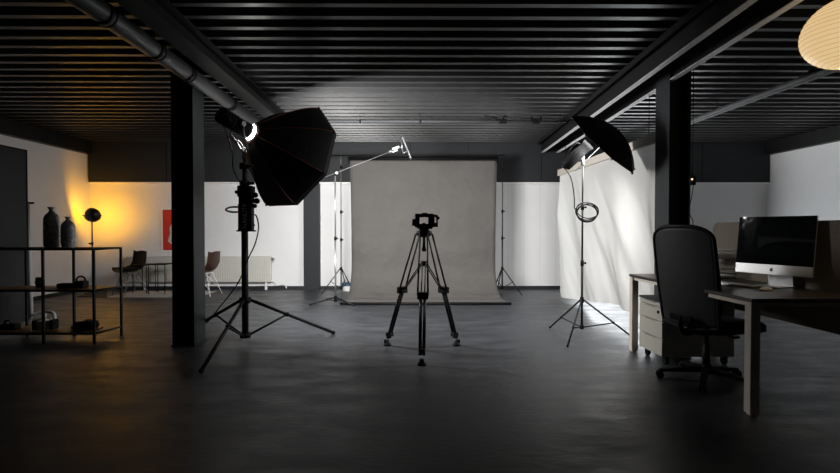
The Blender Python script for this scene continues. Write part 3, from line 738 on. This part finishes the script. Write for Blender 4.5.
# emblem: a bitten apple with a leaf
def emb(u, v): return org + ex*(wd/2+u) + up*(HCH/2 + v) + fn*.0036
ap = []
for i in range(36):
    t = 2*PI*i/36; r = .0135*(1 - .10*math.cos(2*t)*0 - .16*(math.sin(t) > 0)*math.exp(-(math.cos(t)/.35)**2) - .08*(math.sin(t) < 0)*math.exp(-(math.cos(t)/.3)**2))
    x, y = r*math.cos(t)*1.02, r*math.sin(t)*1.05
    if abs(t) < .45 or t > 2*PI-.45: x -= .006*(1-(min(t, 2*PI-t)/.45)**2)
    ap.append(emb(x, y-.002))
b = MB(loc).prism(ap, fn*.0006); b.prism([emb(-.001, .012), emb(.003, .0135), emb(.006, .019), emb(.001, .0175)], fn*.0006); b.build('emblem', M['logo'], ch)
ft = MB(loc); fb = V((cm.x, cm.y, ZD)) - en*.03
for (d0, d1, z0, z1) in ((-.11, .10, 0, .008),): 
    q0 = fb+ex*-.10+en*d0*1.0; ft.prism([fb-ex*.1+en*-.09, fb+ex*.1+en*-.09, fb+ex*.1+en*.11, fb-ex*.1+en*.11], V((0, 0, .008)))
ft.build('stand_foot', M['aluminium'], im)
ft = MB(loc); ft.prism([fb-ex*.09-en*.085+V((0,0,.008)), fb+ex*.09-en*.085+V((0,0,.008)), fb+ex*.09-en*.078+V((0,0,.008)), fb-ex*.09-en*.078+V((0,0,.008))], V((0, 0, .26)) + en*.03); ft.build('stand_neck', M['aluminium'], im)

# keyboard and mouse
kc = P(731, 285.5, 3.95); kc.z = ZD
yaw_k = math.atan2(ex.y, ex.x)
kb = thing('keyboard', 'slim white keyboard lying on desk before the computer', 'keyboard', kc, yaw_k)
MB().box((-.21, -.056, .002), (.21, .056, .014), .004).build('base', M['aluminium'], kb)
b = MB()
for r_ in range(5):
    for k in range(14): b.box((-.20+k*.0287, -.05+r_*.020, .014), (-.20+k*.0287+.025, -.05+r_*.020+.017, .017))
b.build('keys', M['white'], kb)
mc = P(766, 289, 3.66); mc = G(766, 289, ZD+.01); mc.z = ZD
ms = thing('computer_mouse', 'small white mouse beside the keyboard on desk', 'mouse', mc, yaw_k+PI/2)
MB().sphere((0, 0, .006), 1, 18, (.058, .031, .020)).build('shell', M['white'], ms)
MB().box((-.05, -.024, 0), (.05, .024, .005), .002).build('base', M['aluminium'], ms)
# wire letter tray with paper
tc_ = V((2.84, 4.62, ZD))
lt = thing('letter_tray', 'three tier wire letter tray with white paper on desk', 'letter tray', tc_)
for k in range(3):
    b = MB(); z = .01+k*.085; w_, d_ = .125, .165
    rp_ = [(-w_, -d_, z+.04), (w_, -d_, z+.04), (w_, d_, z+.04), (-w_, d_, z+.04)]; b.tube(rp_, .0032, 6, closed=True); b.tube([(x, y, z_-.04) for x, y, z_ in rp_], .0026, 6, closed=True)
    for i in range(9): x = -w_+i*w_/4; b.cyl((x, -d_, z), (x, d_, z), .0016, n=6); b.cyl((x, -d_, z), (x, -d_, z+.04), .0016, n=6); b.cyl((x, d_, z), (x, d_, z+.04), .0016, n=6)
    for i in range(9): y = -d_+i*d_/4; b.cyl((-w_, y, z), (-w_, y, z+.04), .0016, n=6); b.cyl((w_, y, z), (w_, y, z+.04), .0016, n=6)
    b.build('tray', M['steel'], lt)
b = MB()
for x in (-.125, .125):
    for y in (-.165, .165): b.cyl((x, y, 0), (x, y, .255), .004, n=8)
b.tube([(-.125, -.165, .255), (-.125, .165, .255)], .004); b.tube([(.125, -.165, .255), (.125, .165, .255)], .004); b.build('uprights', M['steel'], lt)
ps = MB(tc_).box(tc_+V((-.105, -.148, .181)), tc_+V((.105, .148, .212))).build('paper_stack', M['paper_white']); tag(ps, 'white paper stack in the top wire letter tray', 'paper')
ps = MB(tc_).box(tc_+V((-.105, -.148, .0125)), tc_+V((.105, .148, .028))).build('paper_stack', M['paper_white']); tag(ps, 'thin white paper stack in the lowest wire letter tray', 'paper')

# ------------------------------------------------------------------ office chair
cc = V((2.40, 3.95, 0)); PH = R(20)
ch = thing('office_chair', 'black swivel office chair with tall mesh back at the desk', 'office chair', cc, PH)
Rb = .335
b = MB(); b.cyl((0, 0, .085), (0, 0, .14), .045, .032, n=16); b.build('hub', M['black'], ch)
for i in range(5):
    a_ = R(163+72*i) - PH; e = V((Rb*math.cos(a_), Rb*math.sin(a_), .075)); s0 = V((.03*math.cos(a_), .03*math.sin(a_), .12))
    tgv = V((-math.sin(a_), math.cos(a_), 0)); b = MB()
    A_ = [s0-tgv*.03+V((0, 0, .0)), s0+tgv*.03, s0+tgv*.026-V((0, 0, .045)), s0-tgv*.026-V((0, 0, .045))]; B_ = [e-tgv*.020, e+tgv*.020, e+tgv*.017-V((0, 0, .022)), e-tgv*.017-V((0, 0, .022))]
    va = [b.bm.verts.new(q) for q in A_]; vb = [b.bm.verts.new(q) for q in B_]; b.bm.faces.new(va[::-1]); b.bm.faces.new(vb)
    for k in range(4): b.bm.faces.new([va[k], va[(k+1) % 4], vb[(k+1) % 4], vb[k]])
    lg = b.build('base_arm', M['black'], ch)
    b = MB()
    for s_ in (-1, 1): b.cyl(V((e.x, e.y, .028))+tgv*s_*.010, V((e.x, e.y, .028))+tgv*s_*.026, .028, n=16)
    b.cyl((e.x, e.y, .03), (e.x, e.y, .07), .010); b.box((e.x-.018, e.y-.018, .035), (e.x+.018, e.y+.018, .06), .005); b.build('castor', M['black'], lg)
b = MB(); b.cyl((0, 0, .13), (0, 0, .30), .027, n=16); b.cyl((0, 0, .28), (0, 0, .40), .017, n=16); b.build('gas_lift', M['black_metal'], ch)
b = MB(); b.box((-.14, -.09, .385), (.12, .09, .43), .012); b.cyl((.02, -.09, .40), (.02, -.22, .395), .008); b.cyl((-.05, .09, .40), (-.05, .2, .395), .008); b.box((-.01, -.24, .385), (.05, -.21, .403), .004); b.build('tilt_mechanism', M['black'], ch)
def seat(u, v):
    a_ = 2*PI*u; sx, sy = .325, .245
    cx_ = abs(math.cos(a_))**.55*(1 if math.cos(a_) >= 0 else -1); sy_ = abs(math.sin(a_))**.55*(1 if math.sin(a_) >= 0 else -1)
    lv = [(.0, .405), (.85, .405), (1, .432), (1.0, .480), (.92, .500), (.5, .497), (.0, .492)]
    t = v*6; i = min(5, int(t)); f = t-i; r_ = lv[i][0]*(1-f)+lv[i+1][0]*f; z = lv[i][1]*(1-f)+lv[i+1][1]*f
    x = .125 + sx*cx_*r_
    return V((x, sy*sy_*r_, z - max(0, x-.22)**2*.9))
MB().grid(seat, 48, 12).build('seat', M['black_cloth'], ch, weld=True)
# back frame geometry: leaning
def bk_(s, z, off=0):   # s -1..1 across, z height
    t = (z-.47)/.76; w_ = .246 + .022*math.sin(min(1, max(0, t))*PI*.75)
    return V((-.225 - .10*t + .045*s*s + off, s*w_, z))
def toph(s): return 1.13 + .105*max(0, 1-abs(s)**3.2)**.5
def both(s): return .47 - .03*(1-s*s)
def back_outline():
    pts = [bk_(1, .47+.66*i/12) for i in range(12)]
    for i in range(0, 17): c_ = math.cos(i/16*PI); pts.append(bk_(c_, toph(c_)))
    pts += [bk_(-1, 1.13-.66*(i+1)/12) for i in range(12)]
    pts += [bk_(-1+i/3, both(-1+i/3)) for i in range(1, 6)]
    return pts
MB().tube(back_outline(), .015, 8, closed=True).build('back_frame', M['black_metal'], ch)
MB().grid(lambda u, v: bk_((u*2-1)*.985, both(u*2-1)+.005 + (toph((u*2-1))-both(u*2-1)-.012)*v, -.002), 24, 26).build('mesh_panel', M['mesh'], ch, solid=.003)
MB().grid(lambda u, v: bk_((u*2-1)*.97, .47 + (1.04-.47)*v, .022+.02*math.sin(v*PI)), 16, 14).build('back_cushion', M['black_cloth'], ch, solid=.03)
b = MB(); b.tube(bez([(-.12, 0, .405), (-.23, 0, .40), (-.275, 0, .45), (-.272, 0, .54)], 6), .020, 10); b.box((-.285, -.10, .50), (-.262, .10, .55), .008); b.build('back_bracket', M['black'], ch)

# ------------------------------------------------------------------ paper lantern
YL = 3.2; lc = P(849.5, 32.5, YL); kx = YL/F
la = thing('paper_lantern', 'glowing cream paper lantern with thin ribs hanging at upper right', 'lantern', lc)
prof_ = []
for i in range(25):
    t = -PI/2 + PI*i/24; r = .258*math.cos(t); z = .222*math.sin(t)
    r *= 1.0 + .06*(-math.sin(t)); 
    prof_.append((max(r, .05), z))
MB(lc).lathe(lc, prof_, (0, 0, 1), 48, cap=False).build('paper_shade', M['lantern'], la)
for i in range(1, 24):
    r, z = prof_[i]
    MB(lc).tube([lc+V(((r+.0005)*math.cos(2*PI*k/48), (r+.0005)*math.sin(2*PI*k/48), z + .0)) for k in range(48)], .0013, 5, closed=True).build('rib', M['lantern_rib'], la)
MB(lc).sphere(lc+V((0, 0, -.05)), .022, 12).build('bulb', M['warm_bulb'], la)
MB(lc).cyl(lc+V((0, 0, -.03)), lc+V((0, 0, .05)), .018).build('bulb_socket', M['white'], la)
MB(lc).cyl(lc+V((0, 0, .05)), V((lc.x, lc.y, HC)), .004, n=6).build('cord', M['cable'], la)
# wall switch / cable on right column
q = P(692.5, 181, 4.9); q0 = q.copy()
sw = thing('inline_switch', 'small black socket with tiny glow hanging beside the right column', 'switch', q)
MB(q).cyl(q+V((0, 0, -.04)), q+V((0, 0, .05)), .030, n=14).build('socket', M['black'], sw)
MB(q).sphere(q+V((-.018, -.025, .015)), .010, 10).build('indicator', M['tiny_glow'], sw)
MB(q).cyl(q+V((0, 0, .05)), V((q.x, q.y, HC)), .004, n=6).build('feed_cable', M['cable'], sw)
pts = bez([q+V((.01, 0, -.04)), P(691, 200, 4.9), P(689, 212, 4.9), P(693, 222, 4.9), P(691, 235, 4.92), P(690, 260, 4.93), V((P(690, 260, 4.95).x, 5.0, .25)), V((P(690, 260, 4.95).x, 5.05, .01))], 8)
tag(MB().tube(pts, .004).build('hanging_cable', M['cable']), 'thin black cable dangling wavily beside the right column', 'cable')

# ------------------------------------------------------------------ left shelf unit
fa, fb_ = G(43.8, 344), G(94.3, 344); by = .39; W_ = fb_.x - fa.x
yF = fa.y; ztp = P(92, 248.5, yF).z; zm = P(60, 290, yF).z; zl = P(60, 333, yF).z
xR = fb_.x
skd = (P(121.3, 300, yF+by).x - xR)
loc = V((xR-2*W_, yF, 0))
sh_ = thing('shelf_unit', 'low open black metal shelf unit with plywood boards at left', 'shelf unit', loc)
nb = 4; xL_ = xR - nb*W_
for k in range(nb+1):
    for yy, dx in ((yF, 0), (yF+by, skd)):
        x = xR - k*W_ + dx; MB(loc).box((x-.011, yy-.011, 0), (x+.011, yy+.011, ztp)).build('post', M['steel_black'], sh_)
for z in (ztp, zm, zl):
    b = MB(loc)
    for (p0, p1) in (((xL_, yF), (xR, yF)), ((xL_+skd, yF+by), (xR+skd, yF+by)), ((xR, yF), (xR+skd, yF+by)), ((xL_, yF), (xL_+skd, yF+by))):
        b.cyl((p0[0], p0[1], z-.010), (p1[0], p1[1], z-.010), .011, n=6)
    b.build('shelf_rail', M['steel_black'], sh_)
    MB(loc).prism([(xL_+.005, yF+.008, z-.008), (xR-.006, yF+.008, z-.008), (xR+skd-.006, yF+by-.008, z-.008), (xL_+skd+.005, yF+by-.008, z-.008)], (0, 0, .010)).build('shelf_board', M['steel_black'] if z == ztp else M['wood_shelf'], sh_)
# vases
def vase(px, h, r, label):
    q = P(px, 248, yF+.20); q.z = ztp+.002
    v = thing('tall_vase', label, 'vase', q)
    pr_f = [(r*.80, 0), (r*.92, .01), (r, .05*h/.44), (r*1.0, h*.62), (r*.96, h*.72), (r*.78, h*.80), (r*.45, h*.86), (r*.30, h*.90), (r*.28, h*.93), (r*.46, h*.985), (r*.48, h), (r*.36, h), (r*.22, h*.92)]
    MB().lathe((0, 0, 0), pr_f, n=32).build('body', M['vase'], v)
    for hz_ in (.35, .62):
        MB().tube([(r*1.005*math.cos(2*PI*k/32), r*1.005*math.sin(2*PI*k/32), h*hz_) for k in range(32)], .003, 5, closed=True).build('band', M['vase'], v)
    return v
vase(52, .44, .079, 'taller mottled grey bottle vase on the shelf unit')
vase(68.3, .335, .068, 'shorter mottled grey bottle vase on the shelf unit')
# items on the shelves
q = P(40, 286, yF+.22); q.z = zm+.002
jb = thing('camera_lens', 'small black lens standing on the middle shelf', 'camera lens', q); MB().lathe((0, 0, 0), [(.040, 0), (.040, .03), (.044, .035), (.044, .075), (.038, .08), (.040, .085), (.040, .11)], n=20).build('barrel', M['black'], jb); MB().lathe((0, 0, .045), [(.0455, 0), (.0455, .022)], n=20).build('focus_ring', M['black_metal'], jb)
q = P(74, 287, yF+.18); q.z = zm+.002
hp = thing('camera_bag', 'long black camera pouch with raised loop on the middle shelf', 'camera bag', q)
MB().box((-.16, -.05, 0), (.06, .05, .050), .014).build('pouch', M['black_cloth'], hp)
MB().box((.03, -.06, 0), (.13, .06, .075), .02).build('end_pocket', M['black_cloth'], hp)
MB().tube([(.075+.048*math.cos(a), 0, .085+.040*math.sin(a)) for a in [2*PI*i/24 for i in range(24)]], .009, 8, closed=True).build('loop_handle', M['black'], hp)
q = P(85, 330, yF+.16); q.z = zl+.002
cp_ = thing('camera_strap_bag', 'crumpled black camera bag with strap on the bottom shelf', 'camera bag', q)
def lump(u, v):
    a_ = 2*PI*u; t = v*PI; d_ = V((math.cos(a_)*math.sin(t), math.sin(a_)*math.sin(t), math.cos(t)))
    k = 1 + .35*noise.noise(d_*2.1+V((3, 1, 7)))
    return V((d_.x*.135*k, d_.y*.10*k, max(0.0, .042 + d_.z*.062*k + .015*d_.x)))
MB().grid(lump, 28, 16).build('body', M['black_cloth'], cp_, weld=True)
MB().tube(bez([(.11, 0, .03), (.15, -.02, .035), (.17, -.06, .01), (.20, -.02, .03), (.16, .03, .008)], 6), .006).build('strap', M['black'], cp_)
q = P(45.5, 328, yF+.2); q.z = zl+.002
rd_ = thing('portable_radio', 'small silver boombox shaped case with black ends on bottom shelf', 'case', q)
MB().box((-.07, -.045, .0), (.075, .045, .095), .012).build('body', M['aluminium'], rd_)
for s_ in (-1, 1): MB().box((s_*.092-.022, -.052, 0), (s_*.092+.022, .052, .105), .012).build('end_block', M['black'], rd_)
MB().tube(bez([(-.06, 0, .095), (-.05, 0, .12), (.05, 0, .12), (.06, 0, .095)], 5), .005).build('handle', M['white'], rd_)
q = P(10, 330, yF+.2); q.z = zl+.002
fg = thing('flash_trigger', 'small black gadget with bright highlights on bottom shelf, far left', 'camera gear', q)
MB().box((-.08, -.05, 0), (.09, .05, .06), .015).build('body', M['black'], fg)
MB().sphere((.0, -.04, .075), 1, 12, (.016, .012, .012)).build('dial', M['chrome'], fg)
MB().lathe((-.03, -.0, .06), [(.03, 0), (.03, .03), (.02, .04)], n=16).build('knob', M['black_metal'], fg)

# ------------------------------------------------------------------ rolling board at far left
Xp = P(26, 151, 5.95).x; zT = P(26, 151, 5.95).z
loc = V((Xp, 5.1, 0))
bd_ = thing('rolling_board', 'tall green-black rolling board standing at the left edge', 'board', loc)
MB(loc).box((Xp-.035, 3.9, .12), (Xp, 5.95, zT), .004).build('panel', M['board'], bd_)
b = MB(loc); b.box((Xp-.04, 3.9, zT-.0), (Xp+.004, 5.95, zT+.014)); b.box((Xp-.04, 5.95, .12), (Xp+.004, 5.965, zT+.014)); b.build('edge_trim', M['black'], bd_)
# white tubular roller stand
t0, t1 = P(27.8, 203, 6.1), P(31.5, 318, 6.1)
loc = V((t1.x, 6.1, 0)); rk = thing('roller_stand', 'white tubular stand with curved foot beside the rolling board', 'stand', loc)
MB(loc).cyl(V((t0.x, 6.1, t0.z)), V((t1.x, 6.1, t1.z)), .022, n=12).build('upright', M['white'], rk)
MB(loc).cyl(V((t0.x-.01, 6.1, t0.z)), V((t0.x+.07, 6.1, t0.z)), .013, n=10).build('peg', M['black'], rk)
g0 = V((t1.x, 6.1, P(31, 315, 6.1).z)); g1 = P(48, 311.5, 6.1); g2 = P(54, 314, 6.08); g3 = P(54.5, 321, 6.08)
MB(loc).tube(bez([V((t1.x-.01, 6.35, g0.z-.01)), g0, P(40, 313, 6.1), g1, g2, g3], 6), .019, 10).build('foot_tube', M['white'], rk)
b = MB(loc); cz_ = .032; b.cyl((g3.x-.02, g3.y, cz_), (g3.x+.02, g3.y, cz_), .032, n=16); b.cyl(g3, (g3.x, g3.y, .04), .010); b.cyl((t1.x-.03, 6.36, cz_), (t1.x+.01, 6.36, cz_), .032, n=16); b.cyl((t1.x-.01, 6.35, g0.z), (t1.x-.01, 6.35, .03), .012); b.build('castor', M['white'], rk)

# ------------------------------------------------------------------ amber floor lamp
q = P(92.3, 215.5, 9.42); loc = V((q.x, 9.42, 0))
fl_ = thing('floor_lamp', 'black floor lamp with round head throwing amber light into corner', 'floor lamp', loc)
dirl = V((-.10, .86, .38)).normalized()
prof_ = [(.020, -.085), (.075, -.075), (.115, -.045), (.135, .0), (.140, .04), (.136, .04), (.128, .0), (.108, -.038), (.07, -.066), (.012, -.075)]
MB(loc).lathe(q, prof_, dirl, 32).build('lamp_shade', M['lamp_black'], fl_)
MB(loc).sphere(q+dirl*.0, .038, 16).build('bulb', M['amber_bulb'], fl_)
yk = [q+V((.150*math.cos(a), -.01, .150*math.sin(a)*.75)) for a in [PI + PI*i/14 for i in range(15)]]
b = MB(loc).tube(yk, .006, 6); b.cyl(q+V((-.175, -.01, 0)), q+V((-.13, -.01, 0)), .010); b.cyl(q+V((.13, -.01, 0)), q+V((.175, -.01, 0)), .010); b.build('yoke', M['lamp_black'], fl_)
MB(loc).cyl((q.x, 9.42-.01, .02), (q.x, 9.42-.01, q.z-.11), .012).build('pole', M['lamp_black'], fl_)
MB(loc).cyl((q.x, 9.39, .93), (q.x-.05, 9.39, .93), .016).cyl((q.x, 9.41, .90), (q.x, 9.41, .96), .020).build('height_knob', M['lamp_black'], fl_)
MB(loc).lathe((q.x, 9.42, 0), [(.15, 0), (.15, .012), (.03, .024), (.02, .05)], n=28).build('base', M['lamp_black'], fl_)

# ------------------------------------------------------------------ lounge corner
def shell_chair(name, label, loc, rz, mshell, mleg):
    t = thing(name, label, 'chair', loc, rz)
    def f(u, v):
        s = u*2-1
        # profile along v: front edge of the seat to the top of the back
        prof = [(.22, .43), (.10, .425), (-.04, .425), (-.15, .45), (-.20, .53), (-.225, .64), (-.245, .74), (-.255, .80)]
        tt = v*7; i = min(6, int(tt)); k = tt-i; x = prof[i][0]*(1-k)+prof[i+1][0]*k; z = prof[i][1]*(1-k)+prof[i+1][1]*k
        w = .225*(1-.12*abs(v-.4)) * (1 - .35*max(0, v-.8)/.2*0)
        rise = .075*abs(s)**2.6*(1 if v < .7 else 1-(v-.7)*1.5)
        y = s*w
        edge = (abs(s)**6)
        return V((x+ .06*abs(s)**2.5*max(0, v-.45)*1.6 - (.03*edge if v < .1 else 0), y, z + rise*(1-max(0, v-.6)) - (.10*abs(s)**3 if v > .93 else .0)*(v-.93)/.07))
    MB().grid(f, 18, 28).build('seat_shell', mshell, t, solid=.008)
    for sx in (-1, 1):
        for sy in (-1, 1):
            MB().cyl((sx*.09-.02, sy*.10, .41), (sx*.22-.02, sy*.21, .0), .007).build('leg', mleg, t)
    b = MB()
    for sy in (-1, 1): b.cyl((-.11, sy*.10, .40), (.16, sy*.18, .12), .004); b.cyl((.07, sy*.10, .40), (-.20, sy*.18, .12), .004)
    b.cyl((-.18, -.18, .12), (-.10, .10, .40), .004); b.cyl((-.18, .18, .12), (-.10, -.10, .40), .004); b.box((-.12, -.12, .395), (.09, .12, .412), .004)
    b.build('leg_bracing', mleg, t)
    return t
q = P(129, 262, 9.15)
shell_chair('shell_chair', 'black shell chair with wire legs near the amber lamp', (q.x, 9.15, 0), R(238), M['black'], M['steel'])
q = P(206.5, 262, 9.1)
shell_chair('shell_chair', 'brown shell chair with white wire legs right of left column', (q.x-.05, 9.1, 0), R(172), M['shell_wood'], M['white'])
def side_table(px0, px1, y, z, label):
    a_, b_ = P(px0, 264, y), P(px1, 264, y); loc = V(((a_.x+b_.x)/2, y, 0)); w_ = (b_.x-a_.x)/2
    t = thing('side_table', label, 'side table', loc)
    MB().box((-w_, -.19, z-.018), (w_, .19, z), .004).build('table_top', M['black'], t)
    for sx in (-1, 1):
        for sy in (-1, 1): MB().cyl((sx*(w_-.012), sy*.17, 0), (sx*(w_-.012), sy*.17, z-.018), .008, n=8).build('leg', M['black'], t)
side_table(152.5, 169.8, 9.3, P(160, 263.5, 9.3).z, 'small black metal side table, the one nearest the left column')
side_table(137, 151.5, 9.45, P(146, 264, 9.45).z, 'small black metal side table beside the black shell chair')
ra, rb_ = G(108, 297.5), G(217, 288.8)
tag(MB((-4.5, 9.2, 0)).box((ra.x, ra.y, 0), (P(214, 290, 9.5).x, 9.62, .012), .003).build('rug', M['rug']), 'pale flat rug on floor under the shell chairs', 'rug')
tag(MB((-5.5, 9.2, 0)).prism([G(77, 297, 0), G(107, 297.8, 0), G(107, 290.5, 0), G(98, 290.5, 0)], (0, 0, .010)).build('dark_floor_piece', M['floor_piece']), 'narrow dark flat piece on floor left of the pale rug', 'mat')  # flat dark tapered piece beside the pale rug

# ------------------------------------------------------------------ world, exposure
wd_ = bpy.data.worlds.new('world'); bpy.context.scene.world = wd_; wd_.use_nodes = True
wd_.node_tree.nodes['Background'].inputs[0].default_value = (0.02, 0.02, 0.022, 1)
wd_.node_tree.nodes['Background'].inputs[1].default_value = 1.0
sc = bpy.context.scene
sc.view_settings.view_transform = 'Standard'; sc.view_settings.look = 'None'
sc.view_settings.gamma = 1; sc.view_settings.use_curve_mapping = False
sc.view_settings.exposure = 0.08
sc.cycles.max_bounces = 8; sc.cycles.diffuse_bounces = 5; sc.cycles.glossy_bounces = 4
sc.cycles.sample_clamp_indirect = 6
sc.cycles.use_denoising = True
